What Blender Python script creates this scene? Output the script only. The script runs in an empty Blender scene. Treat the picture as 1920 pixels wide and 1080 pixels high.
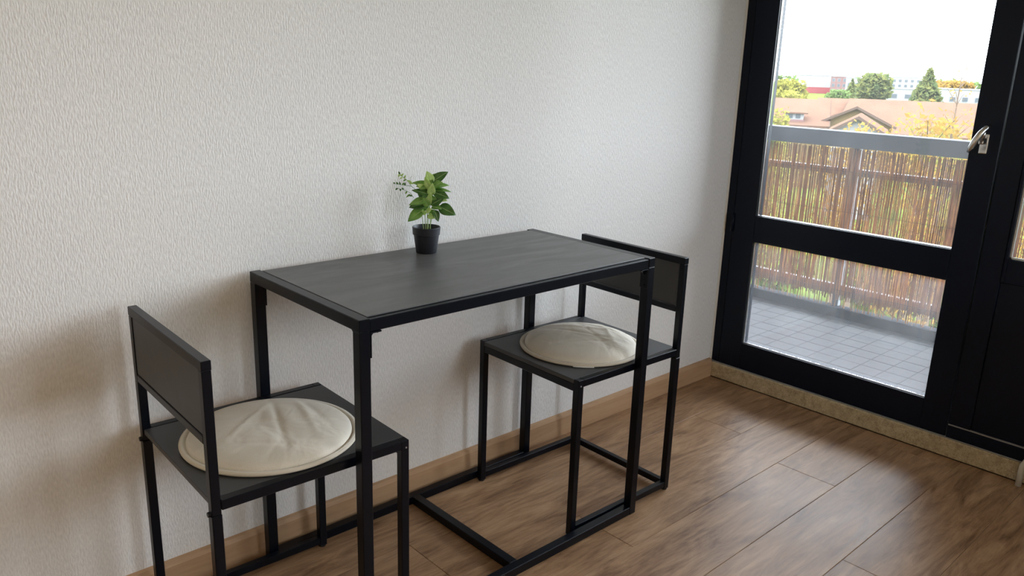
import bpy, bmesh, math, random
from mathutils import Vector, Matrix
random.seed(7)
S = bpy.context.scene
COL = S.collection

# ------------------------------------------------------------------ camera
cam_d = bpy.data.cameras.new('camera'); cam = bpy.data.objects.new('camera', cam_d); COL.objects.link(cam)
S.camera = cam
RGT = Vector((0.7362, -0.6760, 0.0314)); FWD = Vector((0.6582, 0.7043, -0.2659)); FWD.normalize()
UPV = RGT.cross(FWD).normalized(); RGT = FWD.cross(UPV).normalized()
cam.matrix_world = Matrix(((RGT.x, UPV.x, -FWD.x, -0.7402), (RGT.y, UPV.y, -FWD.y, -1.7282), (RGT.z, UPV.z, -FWD.z, 1.2171), (0, 0, 0, 1)))
cam_d.sensor_width = 36.0; cam_d.lens = 1498.9 * 36 / 1920; cam_d.clip_start = 0.05; cam_d.clip_end = 3000

# ------------------------------------------------------------------ sky, sun, exposure
SKY = 7.0
w = bpy.data.worlds.new('sky'); S.world = w; w.use_nodes = True
bg = w.node_tree.nodes['Background']; bg.inputs[0].default_value = (0.87, 0.96, 1.07, 1); bg.inputs[1].default_value = SKY
sun_d = bpy.data.lights.new('sun', 'SUN'); sun_d.energy = 1.6; sun_d.angle = 0.02; sun_d.color = (1.0, 0.90, 0.74)
sun = bpy.data.objects.new('sun', sun_d); COL.objects.link(sun)
sun.rotation_euler = Vector((-0.12, 0.75, 0.62)).to_track_quat('Z', 'Y').to_euler()
S.view_settings.view_transform = 'Standard'; S.view_settings.look = 'None'
S.view_settings.exposure = 1.28; S.view_settings.gamma = 1.0; S.view_settings.use_curve_mapping = False
S.cycles.use_denoising = True
S.cycles.max_bounces = 10; S.cycles.diffuse_bounces = 6; S.cycles.glossy_bounces = 4; S.cycles.transparent_max_bounces = 16
S.cycles.caustics_reflective = False; S.cycles.caustics_refractive = False
S.cycles.sample_clamp_indirect = 6

XW = 2.014          # inner face of the window wall

# guides that aim the sky light sampling at the openings (portals emit nothing)
def portal(name, loc, sx, sy, rot):
    d = bpy.data.lights.new(name, 'AREA'); d.shape = 'RECTANGLE'; d.size = sx; d.size_y = sy; d.cycles.is_portal = True
    o = bpy.data.objects.new(name, d); COL.objects.link(o); o.location = loc; o.rotation_euler = rot
portal('door_portal', (2.12, -0.49, 1.12), 2.0, 0.78, (0, math.pi/2, 0))
portal('window_portal', (2.12, -2.28, 1.37), 1.4, 2.6, (0, math.pi/2, 0))
portal('fill_window_portal', (1.225, -3.78, 1.55), 0.85, 1.2, (math.pi/2, 0, 0))

# ------------------------------------------------------------------ materials
def mat(name, col, rough=0.6, metal=0.0, spec=0.5):
    m = bpy.data.materials.new(name); m.use_nodes = True
    b = m.node_tree.nodes['Principled BSDF']
    b.inputs['Base Color'].default_value = (*col, 1); b.inputs['Roughness'].default_value = rough
    b.inputs['Metallic'].default_value = metal; b.inputs['Specular IOR Level'].default_value = spec
    return m
def nd(m, t, **kw):
    n = m.node_tree.nodes.new(t)
    for k, v in kw.items(): setattr(n, k, v)
    return n
def lk(m, a, b): m.node_tree.links.new(a, b)
def bsdf(m): return m.node_tree.nodes['Principled BSDF']
def coords(m, scale=(1, 1, 1), rnd=0.0, src='Object'):
    tc = nd(m, 'ShaderNodeTexCoord'); mp = nd(m, 'ShaderNodeMapping'); mp.inputs['Scale'].default_value = scale
    if rnd:
        oi = nd(m, 'ShaderNodeObjectInfo'); mu = nd(m, 'ShaderNodeMath', operation='MULTIPLY'); mu.inputs[1].default_value = rnd
        lk(m, oi.outputs['Random'], mu.inputs[0])
        va = nd(m, 'ShaderNodeVectorMath', operation='ADD'); lk(m, tc.outputs[src], va.inputs[0]); lk(m, mu.outputs[0], va.inputs[1])
        lk(m, va.outputs[0], mp.inputs[0])
    else: lk(m, tc.outputs[src], mp.inputs[0])
    return mp.outputs[0]
def noise(m, vec, scale=5, detail=3, rough=0.5, dist=0.0):
    n = nd(m, 'ShaderNodeTexNoise'); n.inputs['Scale'].default_value = scale; n.inputs['Detail'].default_value = detail
    n.inputs['Roughness'].default_value = rough; n.inputs['Distortion'].default_value = dist
    lk(m, vec, n.inputs['Vector']); return n.outputs[0]
def ramp(m, fac, stops):
    r = nd(m, 'ShaderNodeValToRGB'); e = r.color_ramp.elements
    while len(e) < len(stops): e.new(0.5)
    for i, (p, c) in enumerate(stops): e[i].position = p; e[i].color = (*c, 1)
    lk(m, fac, r.inputs[0]); return r.outputs[0]
def bump(m, h, strength=0.3, dist=0.001, prev=None):
    b = nd(m, 'ShaderNodeBump'); b.inputs['Strength'].default_value = strength; b.inputs['Distance'].default_value = dist
    lk(m, h, b.inputs['Height'])
    if prev is not None: lk(m, prev, b.inputs['Normal'])
    return b.outputs[0]
def varied(name, c1, c2, scale=8, rough=0.7, bs=0.0, bd=0.002, rnd=0.0, sc=(1, 1, 1)):
    m = mat(name, c1, rough); v = coords(m, sc, rnd); n = noise(m, v, scale, 4, 0.6)
    lk(m, ramp(m, n, [(0.3, c1), (0.7, c2)]), bsdf(m).inputs['Base Color'])
    if bs: lk(m, bump(m, n, bs, bd), bsdf(m).inputs['Normal'])
    return m

# woven glass-fibre wallpaper
m = M_paper = mat('wallpaper', (0.80, 0.775, 0.74), 0.75, spec=0.3)
v = coords(m, (1, 1, 0.28)); n1 = noise(m, v, 310, 1, 0.5, 0.0)
v2 = coords(m, (0.35, 1, 1.0)); n2 = noise(m, v2, 210, 2, 0.5)
nb = bump(m, n1, 0.75, 0.0018); nb = bump(m, n2, 0.35, 0.0014, nb); lk(m, nb, bsdf(m).inputs['Normal'])
lk(m, ramp(m, n1, [(0.25, (0.73, 0.705, 0.675)), (0.7, (0.85, 0.828, 0.80))]), bsdf(m).inputs['Base Color'])
M_plaster = varied('plaster', (0.76, 0.69, 0.58), (0.80, 0.73, 0.62), 6, 0.85)
M_ceiling = varied('ceiling_paint', (0.80, 0.79, 0.77), (0.84, 0.83, 0.81), 4, 0.9)

# oak laminate
def wood(name, stops, rough=0.36, rnd=37.0, gs=1.0):
    m = mat(name, (0.3, 0.2, 0.12), rough, spec=0.27)
    v = coords(m, (1.6 * gs, 8 * gs, 8 * gs), rnd); v3 = coords(m, (5 * gs, 55 * gs, 55 * gs), rnd)
    a = noise(m, v, 2.0, 6, 0.62, 1.4); b = noise(m, v3, 2.0, 4, 0.65, 0.3)
    mx = nd(m, 'ShaderNodeMix'); mx.data_type = 'FLOAT'; mx.inputs[0].default_value = 0.35
    lk(m, a, mx.inputs[2]); lk(m, b, mx.inputs[3])
    lk(m, ramp(m, mx.outputs[0], stops), bsdf(m).inputs['Base Color'])
    rr = nd(m, 'ShaderNodeMapRange'); rr.inputs[3].default_value = rough - 0.07; rr.inputs[4].default_value = rough + 0.12
    lk(m, b, rr.inputs[0]); lk(m, rr.outputs[0], bsdf(m).inputs['Roughness'])
    lk(m, bump(m, b, 0.10, 0.0006), bsdf(m).inputs['Normal'])
    return m
M_oak = wood('oak_laminate', [(0.30, (0.090, 0.040, 0.018)), (0.40, (0.195, 0.104, 0.052)), (0.50, (0.295, 0.170, 0.090)), (0.64, (0.42, 0.258, 0.145))], 0.39)
M_oak_trim = wood('oak_trim', [(0.28, (0.36, 0.215, 0.118)), (0.5, (0.48, 0.30, 0.172)), (0.75, (0.56, 0.365, 0.215))], 0.45, 0.0, 0.8)
M_gapdark = mat('underlay', (0.02, 0.015, 0.012), 0.9)

# black coated steel
m = M_metal = mat('black_steel', (0.0012, 0.0024, 0.0056), 0.30, spec=0.25)
n = noise(m, coords(m), 400, 2); lk(m, bump(m, n, 0.05, 0.0004), bsdf(m).inputs['Normal'])
M_zinc = mat('zinc', (0.55, 0.56, 0.58), 0.35, 0.9)
M_rubber = mat('black_rubber', (0.008, 0.008, 0.008), 0.75)
# charcoal board with brushed paint marks
def board(name, c1, c2, rough, rv=0.08):
    m = mat(name, c1, rough); v = coords(m, (2.0, 9, 9)); a = noise(m, v, 2.2, 5, 0.60, 0.9)
    lk(m, ramp(m, a, [(0.3, c1), (0.72, c2)]), bsdf(m).inputs['Base Color'])
    rr = nd(m, 'ShaderNodeMapRange'); rr.inputs[1].default_value = 0.3; rr.inputs[2].default_value = 0.7
    rr.inputs[3].default_value = rough - rv; rr.inputs[4].default_value = rough + rv
    lk(m, a, rr.inputs[0]); lk(m, rr.outputs[0], bsdf(m).inputs['Roughness'])
    f = noise(m, coords(m, (12, 160, 160)), 3, 3); lk(m, bump(m, f, 0.05, 0.0003), bsdf(m).inputs['Normal'])
    return m
M_top = board('table_board', (0.076, 0.074, 0.074), (0.096, 0.094, 0.092), 0.40)
M_panel = board('chair_board', (0.040, 0.041, 0.042), (0.045, 0.045, 0.046), 0.42, 0.02)

# canvas
m = M_canvas = mat('canvas', (0.62, 0.55, 0.45), 0.85, spec=0.2)
m.node_tree.nodes['Principled BSDF'].inputs['Sheen Weight'].default_value = 0.15
v = coords(m); a = noise(m, v, 9, 2, 0.5, 1.4); c = noise(m, coords(m, (1, 1, 0.2)), 900, 1)
nb = bump(m, a, 0.5, 0.012); nb = bump(m, c, 0.25, 0.0005, nb); lk(m, nb, bsdf(m).inputs['Normal'])
lk(m, ramp(m, c, [(0.3, (0.69, 0.63, 0.53)), (0.7, (0.79, 0.725, 0.62))]), bsdf(m).inputs['Base Color'])
M_piping = mat('canvas_piping', (0.68, 0.60, 0.48), 0.8)
M_tag = mat('woven_tag', (0.8, 0.79, 0.76), 0.7)

# plant
def leafmat(name, c1, c2, vein):
    m = mat(name, c1, 0.38); v = coords(m, (1, 1, 1), 5.0)
    a = noise(m, v, 60, 2); base = ramp(m, a, [(0.35, c1), (0.7, c2)])
    lk(m, base, bsdf(m).inputs['Base Color'])
    bsdf(m).inputs['Subsurface Weight'].default_value = 0.0
    tr = nd(m, 'ShaderNodeBsdfTranslucent'); lk(m, base, tr.inputs[0]); mx = nd(m, 'ShaderNodeMixShader'); mx.inputs[0].default_value = 0.28
    out = m.node_tree.nodes['Material Output']; lk(m, bsdf(m).outputs[0], mx.inputs[1]); lk(m, tr.outputs[0], mx.inputs[2]); lk(m, mx.outputs[0], out.inputs[0])
    return m
M_leafd = leafmat('leaf_dark', (0.055, 0.15, 0.03), (0.11, 0.26, 0.06), 0)
M_leafm = leafmat('leaf_mid', (0.18, 0.38, 0.07), (0.30, 0.54, 0.13), 0)
M_leafl = leafmat('leaf_light', (0.50, 0.72, 0.20), (0.70, 0.86, 0.38), 0)
M_stem = mat('stem', (0.30, 0.42, 0.16), 0.5)
M_vein = mat('leaf_vein', (0.42, 0.58, 0.26), 0.5)
M_pot = mat('pot_plastic', (0.012, 0.013, 0.018), 0.5)
M_soil = varied('soil', (0.01, 0.009, 0.008), (0.03, 0.025, 0.02), 60, 0.9, 0.5)

# door, window, sill
m = M_frame = mat('frame_paint', (0.0022, 0.0048, 0.0130), 0.34, spec=0.20)
lk(m, bump(m, noise(m, coords(m, (1, 1, 0.25)), 60, 3), 0.08, 0.001), bsdf(m).inputs['Normal'])
M_bead = mat('glazing_bead', (0.30, 0.30, 0.31), 0.4, 0.4)
M_gasket = mat('pale_gasket', (0.55, 0.53, 0.48), 0.6)
M_chrome = mat('satin_chrome', (0.62, 0.61, 0.58), 0.22, 1.0)
m = M_stone = mat('sill_stone', (0.3, 0.25, 0.17), 0.6)
v = coords(m); a = noise(m, v, 45, 5, 0.7); b = noise(m, v, 260, 3, 0.6)
mx = nd(m, 'ShaderNodeMix'); mx.data_type = 'FLOAT'; mx.inputs[0].default_value = 0.5; lk(m, a, mx.inputs[2]); lk(m, b, mx.inputs[3])
lk(m, ramp(m, mx.outputs[0], [(0.32, (0.20, 0.15, 0.085)), (0.5, (0.44, 0.35, 0.215)), (0.68, (0.60, 0.50, 0.33))]), bsdf(m).inputs['Base Color'])
lk(m, bump(m, b, 0.25, 0.001), bsdf(m).inputs['Normal'])
def glassmat(name, haze):
    m = bpy.data.materials.new(name); m.use_nodes = True; nt = m.node_tree; nt.nodes.clear()
    out = nd(m, 'ShaderNodeOutputMaterial'); tr = nd(m, 'ShaderNodeBsdfTransparent'); tr.inputs[0].default_value = (0.96, 0.97, 0.97, 1)
    gl = nd(m, 'ShaderNodeBsdfGlossy'); gl.inputs['Roughness'].default_value = 0.02
    fr = nd(m, 'ShaderNodeFresnel'); fr.inputs[0].default_value = 1.45
    m1 = nd(m, 'ShaderNodeMixShader'); lk(m, fr.outputs[0], m1.inputs[0]); lk(m, tr.outputs[0], m1.inputs[1]); lk(m, gl.outputs[0], m1.inputs[2])
    df = nd(m, 'ShaderNodeBsdfTranslucent'); df.inputs[0].default_value = (0.85, 0.87, 0.9, 1)
    dd = nd(m, 'ShaderNodeBsdfDiffuse'); dd.inputs[0].default_value = (0.8, 0.82, 0.85, 1)
    md = nd(m, 'ShaderNodeMixShader'); md.inputs[0].default_value = 0.5; lk(m, df.outputs[0], md.inputs[1]); lk(m, dd.outputs[0], md.inputs[2])
    nz = noise(m, coords(m, (1, 2.2, 1.2)), 2.6, 4, 0.6, 0.5)
    rr = nd(m, 'ShaderNodeMapRange'); rr.inputs[1].default_value = 0.3; rr.inputs[2].default_value = 0.75
    rr.inputs[3].default_value = haze * 0.5; rr.inputs[4].default_value = haze * 1.5; lk(m, nz, rr.inputs[0])
    m2 = nd(m, 'ShaderNodeMixShader'); lk(m, rr.outputs[0], m2.inputs[0]); lk(m, m1.outputs[0], m2.inputs[1]); lk(m, md.outputs[0], m2.inputs[2])
    lk(m, m2.outputs[0], out.inputs[0]); return m
M_glass = glassmat('clear_glass', 0.025)
M_glass_low = glassmat('dusty_glass', 0.07)

# outside
M_concrete = varied('concrete', (0.11, 0.11, 0.12), (0.14, 0.14, 0.15), 3, 0.85, 0.2)
M_rail = varied('rail_paint', (0.155, 0.165, 0.19), (0.195, 0.205, 0.235), 4, 0.55)
M_tile = varied('balcony_tile', (0.036, 0.033, 0.036), (0.044, 0.040, 0.044), 5, 0.55, 0.0, rnd=11)
M_grout = mat('grout', (0.050, 0.047, 0.052), 0.9)
m = M_reed = mat('reed', (0.4, 0.28, 0.16), 0.6)
v = coords(m, (1, 160, 6)); a = noise(m, v, 1.0, 3, 0.7)
cc = ramp(m, a, [(0.30, (0.20, 0.105, 0.075)), (0.43, (0.40, 0.235, 0.160)), (0.56, (0.56, 0.36, 0.22)), (0.72, (0.80, 0.58, 0.30))])
lk(m, cc, bsdf(m).inputs['Base Color'])
tr = nd(m, 'ShaderNodeBsdfTranslucent'); lk(m, cc, tr.inputs[0]); mx = nd(m, 'ShaderNodeMixShader'); mx.inputs[0].default_value = 0.5
lk(m, bsdf(m).outputs[0], mx.inputs[1]); lk(m, tr.outputs[0], mx.inputs[2]); lk(m, mx.outputs[0], m.node_tree.nodes['Material Output'].inputs[0])
M_wire = mat('wire', (0.12, 0.08, 0.06), 0.6)
M_roof = varied('roof_tiles', (0.080, 0.044, 0.030), (0.094, 0.053, 0.036), 0.8, 0.85)
M_white = mat('white_render', (0.16, 0.157, 0.15), 0.8)
M_enamel = mat('cream_enamel', (0.62, 0.60, 0.52), 0.35)
M_ochre = mat('ochre_render', (0.085, 0.058, 0.026), 0.85)
M_brick = mat('red_brick', (0.11, 0.06, 0.055), 0.85)
M_redband = mat('red_band', (0.14, 0.035, 0.035), 0.8)
M_pane = mat('dark_pane', (0.03, 0.035, 0.04), 0.2)
M_fascia = mat('roof_edge', (0.06, 0.04, 0.03), 0.8)
M_grass = varied('lawn', (0.050, 0.070, 0.014), (0.075, 0.092, 0.020), 0.15, 0.95)
def folmat(name, c1, c2):
    m = mat(name, c1, 0.8); a = noise(m, coords(m), 1.4, 3); c = ramp(m, a, [(0.35, c1), (0.65, c2)])
    lk(m, c, bsdf(m).inputs['Base Color'])
    tr = nd(m, 'ShaderNodeBsdfTranslucent'); lk(m, c, tr.inputs[0]); mx = nd(m, 'ShaderNodeMixShader'); mx.inputs[0].default_value = 0.4
    lk(m, bsdf(m).outputs[0], mx.inputs[1]); lk(m, tr.outputs[0], mx.inputs[2]); lk(m, mx.outputs[0], m.node_tree.nodes['Material Output'].inputs[0])
    return m
M_fgreen = folmat('foliage_green', (0.060, 0.090, 0.028), (0.095, 0.13, 0.040))
M_fconif = folmat('foliage_conifer', (0.055, 0.075, 0.030), (0.125, 0.125, 0.038))
M_fyel = folmat('foliage_yellow', (0.12, 0.115, 0.022), (0.18, 0.16, 0.032))
M_forange = folmat('foliage_orange', (0.15, 0.085, 0.020), (0.20, 0.125, 0.028))
M_fbright = folmat('foliage_bright', (0.080, 0.115, 0.014), (0.13, 0.165, 0.024))
M_bark = mat('bark', (0.10, 0.07, 0.05), 0.9)

for m in (M_roof, M_grass, M_white, M_ochre, M_brick, M_redband, M_fascia, M_fgreen, M_fconif, M_fyel, M_forange, M_fbright, M_bark, M_reed):
    bsdf(m).inputs['Specular IOR Level'].default_value = 0.0
# ------------------------------------------------------------------ mesh helpers
def box(bm, x0, x1, y0, y1, z0, z1, bev=0.0, seg=1):
    mtx = Matrix.Translation(((x0+x1)/2, (y0+y1)/2, (z0+z1)/2)) @ Matrix.Diagonal((abs(x1-x0), abs(y1-y0), abs(z1-z0), 1))
    r = bmesh.ops.create_cube(bm, size=1, matrix=mtx)
    if bev:
        es = list({e for vv in r['verts'] for e in vv.link_edges})
        bmesh.ops.bevel(bm, geom=es, offset=bev, segments=seg, affect='EDGES', profile=0.5)
def poly(bm, pts, faces):
    vs = [bm.verts.new(p) for p in pts]
    for f in faces: bm.faces.new([vs[i] for i in f])
def tube(bm, pts, rad, n=8, cap=True):
    pts = [Vector(p) for p in pts]; rads = rad if isinstance(rad, (list, tuple)) else [rad]*len(pts)
    rings = []; ref = None
    for i, p in enumerate(pts):
        t = (pts[min(i+1, len(pts)-1)] - pts[max(i-1, 0)]).normalized()
        if ref is None: ref = t.orthogonal().normalized()
        a = (ref - t*ref.dot(t)).normalized(); b = t.cross(a); ref = a
        rings.append([bm.verts.new(p + (a*math.cos(2*math.pi*k/n) + b*math.sin(2*math.pi*k/n))*rads[i]) for k in range(n)])
    for r0, r1 in zip(rings, rings[1:]):
        for k in range(n): bm.faces.new((r0[k], r0[(k+1) % n], r1[(k+1) % n], r1[k]))
    if cap: bm.faces.new(list(reversed(rings[0]))); bm.faces.new(rings[-1])
def lathe(bm, prof, n=48, c=(0, 0, 0)):
    rings = [[bm.verts.new((c[0]+r*math.cos(2*math.pi*k/n), c[1]+r*math.sin(2*math.pi*k/n), c[2]+z)) for k in range(n)] for r, z in prof]
    for r0, r1 in zip(rings, rings[1:]):
        for k in range(n): bm.faces.new((r0[k], r0[(k+1) % n], r1[(k+1) % n], r1[k]))
    return rings
def cyl(bm, p, axis, r, h, n=12):
    q = Vector(axis).to_track_quat('Z', 'Y').to_matrix().to_4x4()
    bmesh.ops.create_cone(bm, cap_ends=True, segments=n, radius1=r, radius2=r*0.85, depth=h, matrix=Matrix.Translation(Vector(p)+Vector(axis)*h/2) @ q)
def obj(name, bm, m, parent=None, smooth=False, kind=None, label=None):
    me = bpy.data.meshes.new(name); bmesh.ops.recalc_face_normals(bm, faces=bm.faces[:]); bm.to_mesh(me); bm.free()
    me.materials.append(m)
    if smooth:
        for p in me.polygons: p.use_smooth = True
    o = bpy.data.objects.new(name, me); COL.objects.link(o); o.parent = parent
    if kind: o['kind'] = kind
    if label: o['label'] = label
    return o
def B(name, m, parent, *boxes, bev=0.0012, kind=None, label=None):
    bm = bmesh.new()
    for b in boxes: box(bm, *b, bev=bev)
    return obj(name, bm, m, parent, kind=kind, label=label)
def thing(name, label, cat, loc=(0, 0, 0), rz=0.0, group=None):
    o = bpy.data.objects.new(name, None); COL.objects.link(o); o.location = loc; o.rotation_euler = (0, 0, rz); o.empty_display_size = 0.1
    o['label'] = label; o['category'] = cat
    if group: o['group'] = group
    return o
def tag(o, label, cat, group=None):
    o['label'] = label; o['category'] = cat
    if group: o['group'] = group
    return o
def copy_tree(o, parent=None):
    c = o.copy(); COL.objects.link(c); c.parent = parent
    for ch in list(o.children): copy_tree(ch, c)
    return c

# ------------------------------------------------------------------ the room
RX0, RY0, RZ = -2.6, -3.7, 2.5
B('wall_back', M_paper, None, (RX0-0.2, XW, 0, 0.2, -0.3, RZ+0.3), bev=0, kind='structure')
WA, WB, WZ = 0.80, 1.65, 0.95  # unseen window added behind the viewer to let in fill light
B('wall_front', M_plaster, None, (RX0-0.2, WA, RY0-0.12, RY0, -0.3, RZ+0.3), (WB, XW+0.12, RY0-0.12, RY0, -0.3, RZ+0.3), (WA, WB, RY0-0.12, RY0, -0.3, WZ), (WA, WB, RY0-0.12, RY0, 2.15, RZ+0.3), bev=0, kind='structure')
WM = (WA+WB)/2
f = B('fill_window', M_frame, None, (WA, WA+0.06, RY0-0.10, RY0-0.05, WZ, 2.15), (WB-0.06, WB, RY0-0.10, RY0-0.05, WZ, 2.15), (WA+0.06, WB-0.06, RY0-0.10, RY0-0.05, WZ, WZ+0.06), (WA+0.06, WB-0.06, RY0-0.10, RY0-0.05, 2.09, 2.15),
  (WM-0.03, WM+0.03, RY0-0.10, RY0-0.05, WZ+0.06, 2.09), kind='structure')
for a, b in ((WA+0.06, WM-0.03), (WM+0.03, WB-0.06)): B('pane', M_glass, f, (a, b, RY0-0.078, RY0-0.073, WZ+0.06, 2.09), bev=0)
B('wall_left', M_plaster, None, (RX0-0.2, RX0, RY0, 0, -0.3, RZ+0.3), bev=0, kind='structure')
B('wall_right', M_plaster, None, (XW, XW+0.12, RY0, -3.64, -0.3, RZ+0.3), (XW, XW+0.12, -3.64, 0.2, 2.16, RZ+0.3),
  (XW+0.03, XW+0.12, -3.64, 0.2, -0.3, 0.02), (XW+0.001, XW+0.12, 0.0, 0.2, -0.3, RZ+0.3), bev=0, kind='structure')
B('ceiling', M_ceiling, None, (RX0, XW, RY0, 0, RZ, RZ+0.12), bev=0, kind='structure')

# unseen ceiling lamp added behind the viewer as warm fill light
M_fill_lamp = bpy.data.materials.new('fill_lamp_glow'); M_fill_lamp.use_nodes = True
bsdf(M_fill_lamp).inputs['Emission Color'].default_value = (1.0, 0.74, 0.46, 1); bsdf(M_fill_lamp).inputs['Emission Strength'].default_value = 4.5
cl = thing('fill_lamp', 'unseen round ceiling lamp with a glowing disc, added as warm fill light', 'lamp', (-1.1, -2.6, RZ))
bm = bmesh.new(); lathe(bm, [(0.0001, -0.001), (0.31, -0.001), (0.32, -0.05), (0.30, -0.055)], 40); obj('rim', bm, M_ceiling, cl, True)
bm = bmesh.new(); lathe(bm, [(0.30, -0.055), (0.28, -0.075), (0.15, -0.092), (0.0001, -0.096)], 40); obj('diffuser', bm, M_fill_lamp, cl, True)

# laminate floor: every board is a piece of its own
floor = B('floor', M_gapdark, None, (RX0, XW+0.1, RY0, 0, -0.05, -0.0085), bev=0, kind='structure')
PW, PL = 0.1965, 1.288
joints = {0: 1.13, 1: 1.625, 2: 0.786, 3: 1.527, 4: 0.66, 5: 1.167}
full_mesh = {}
def plank(x0, x1, y0, y1):
    key = (round(x1-x0, 4), round(y1-y0, 4))
    if key not in full_mesh:
        bm = bmesh.new(); box(bm, 0, x1-x0-0.0008, 0, y1-y0-0.0008, -0.008, 0, bev=0.0009)
        me = bpy.data.meshes.new('plank'); bm.to_mesh(me); bm.free(); me.materials.append(M_oak); full_mesh[key] = me
    o = bpy.data.objects.new('plank', full_mesh[key]); COL.objects.link(o); o.parent = floor; o.location = (x0, y0, 0)
row = -1
while True:
    y1 = -0.0085 - PW*row; y0 = y1 - PW
    if y1 <= RY0: break
    yb, yt = max(y0, RY0), min(y1, -0.0005)
    j = joints.get(row, 0.3 + random.random()*1.2)
    while j > RX0: j -= PL
    x = j
    while x < XW:
        a, b = max(x, RX0), min(x + PL, XW)
        if b - a > 0.01: plank(a, b, yb, yt)
        x += PL
    row += 1

# baseboard with a bevelled top edge
def baseboard(name, pts):
    bm = bmesh.new(); (ax, ay), (bx, by), (nx, ny) = pts
    prof = [(0, 0.0005), (0.013, 0.0005), (0.013, 0.066), (0.009, 0.0765), (0, 0.079)]
    P0 = [(ax+nx*d, ay+ny*d, z) for d, z in prof]; P1 = [(bx+nx*d, by+ny*d, z) for d, z in prof]
    nn = len(prof); poly(bm, P0+P1, [tuple(range(nn)), tuple(range(2*nn-1, nn-1, -1))] + [(i, (i+1) % nn, nn+(i+1) % nn, nn+i) for i in range(nn)])
    return obj(name, bm, M_oak_trim, None, kind='structure')
baseboard('baseboard_back', ((RX0+0.013, -0.0004), (XW-0.0005, -0.0004), (0, -1)))
baseboard('baseboard_left', ((RX0+0.0004, -0.014), (RX0+0.0004, RY0+0.014), (1, 0)))
baseboard('baseboard_front', ((RX0+0.013, RY0+0.0004), (XW-0.013, RY0+0.0004), (0, 1)))
baseboard('baseboard_right', ((XW-0.0004, -3.65), (XW-0.0004, RY0+0.014), (-1, 0)))

# stone sill under door and window
B('trim_1', M_stone, None, (XW, XW+0.10, -3.64, -0.0005, 0.0005, 0.063), bev=0.003, kind='structure')
B('trim_2', M_bead, None, (XW+0.009, XW+0.022, -3.64, -0.002, 0.063, 0.0665), bev=0.0006, kind='structure')

# balcony door: fixed jambs and the leaf
FX, BX = XW+0.016, XW+0.060
ZT = 2.16
B('trim_3', M_frame, None, (FX, BX+0.02, -0.0345, -0.0005, 0.066, ZT), bev=0.0015, kind='structure')
B('trim_4', M_frame, None, (FX, BX+0.02, -0.9270, -0.0355, 2.12, ZT), bev=0.0015, kind='structure')
Y0, Y1, Z0, Z1, Z2, Z3 = -0.1314, -0.8405, 0.1757, 0.5917, 0.6937, 2.03
door = B('door_1', M_frame, None, (FX-0.004, BX, Y0, -0.0365, 0.0675, 2.118), (FX-0.004, BX, -0.9245, Y1, 0.0675, 2.118),
   (FX-0.004, BX, Y1, Y0, 0.0675, Z0), (FX-0.004, BX, Y1, Y0, Z1, Z2), (FX-0.004, BX, Y1, Y0, Z3, 2.118), kind='structure', bev=0.0015)
def beads(parent, y0, y1, z0, z1):   # y0 > y1
    t = 0.0022; xa, xb = FX+0.006, FX+0.013
    B('glazing_bead', M_bead, parent, (xa, xb, y1, y0, z0, z0+t), (xa, xb, y0-t, y0, z0, z1), bev=0.0004)
    B('glazing_bead', M_bead, parent, (xa, xb, y1, y0, z1-t, z1), (xa, xb, y1, y1+t, z0, z1), bev=0.0004)
beads(door, Y0, Y1, Z0, Z1); beads(door, Y0, Y1, Z2, Z3)
GX = FX+0.016
B('upper_pane', M_glass, door, (GX, GX+0.005, Y1+0.0005, Y0-0.0005, Z2+0.0005, Z3-0.0005), bev=0)
B('lower_pane', M_glass_low, door, (GX, GX+0.005, Y1+0.0005, Y0-0.0005, Z0+0.0005, Z1-0.0005), bev=0, label='dusty glass pane')
for z in (0.62, 1.75): # hinges
    bm = bmesh.new(); cyl(bm, (FX-0.008, -0.036, z), (0, 0, 1), 0.006, 0.07); obj('hinge', bm, M_frame, door, True)
# handle
hb = bmesh.new(); box(hb, FX-0.012, FX-0.0035, -0.893, -0.869, 1.005, 1.066, bev=0.003, seg=2)
hnd = obj('door_handle', hb, M_chrome, door, label='satin chrome lever handle')
hb = bmesh.new()
box(hb, FX-0.045, FX-0.01, -0.890, -0.874, 1.035, 1.055, bev=0.004, seg=2)
obj('handle_neck', hb, M_chrome, hnd)
hb = bmesh.new()
tube(hb, [(FX-0.045, -0.900, 1.092), (FX-0.060, -0.895, 1.087), (FX-0.072, -0.886, 1.070), (FX-0.078, -0.876, 1.048), (FX-0.079, -0.868, 1.026), (FX-0.076, -0.862, 1.012)],
     [0.0055, 0.008, 0.009, 0.009, 0.008, 0.005], 12)
tube(hb, [(FX-0.040, -0.882, 1.046), (FX-0.058, -0.890, 1.074)], [0.007, 0.006], 10)
obj('lever', hb, M_chrome, hnd, True)

# window beside the door, with the dark infill panel under it
WY0, WY1 = -1.006, -3.57
B('trim_5', M_frame, None, (FX, BX+0.02, -0.995, -0.9275, 0.066, ZT), bev=0.0015, kind='structure')
B('trim_6', M_frame, None, (FX+0.006, BX+0.02, -3.64, -0.9955, 0.066, 0.617), bev=0.001, kind='structure')
B('trim_7', M_frame, None, (FX-0.006, FX+0.0055, -3.64, -0.9285, 0.066, 0.108), bev=0.001, kind='structure')
B('trim_8', M_bead, None, (FX-0.003, FX+0.0055, -3.64, -0.9285, 0.1085, 0.1125), bev=0.0005, kind='structure')
win = B('window_2', M_frame, None, (FX-0.002, BX, WY0, -0.996, 0.618, ZT), (FX-0.002, BX, -3.64, WY1, 0.618, ZT), (FX-0.002, BX, WY1, WY0, 0.618, 0.694),
   (FX-0.002, BX, WY1, WY0, 2.06, ZT), (FX-0.002, BX, -2.32, -2.25, 0.694, 2.06), kind='structure', bev=0.0015)
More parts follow.
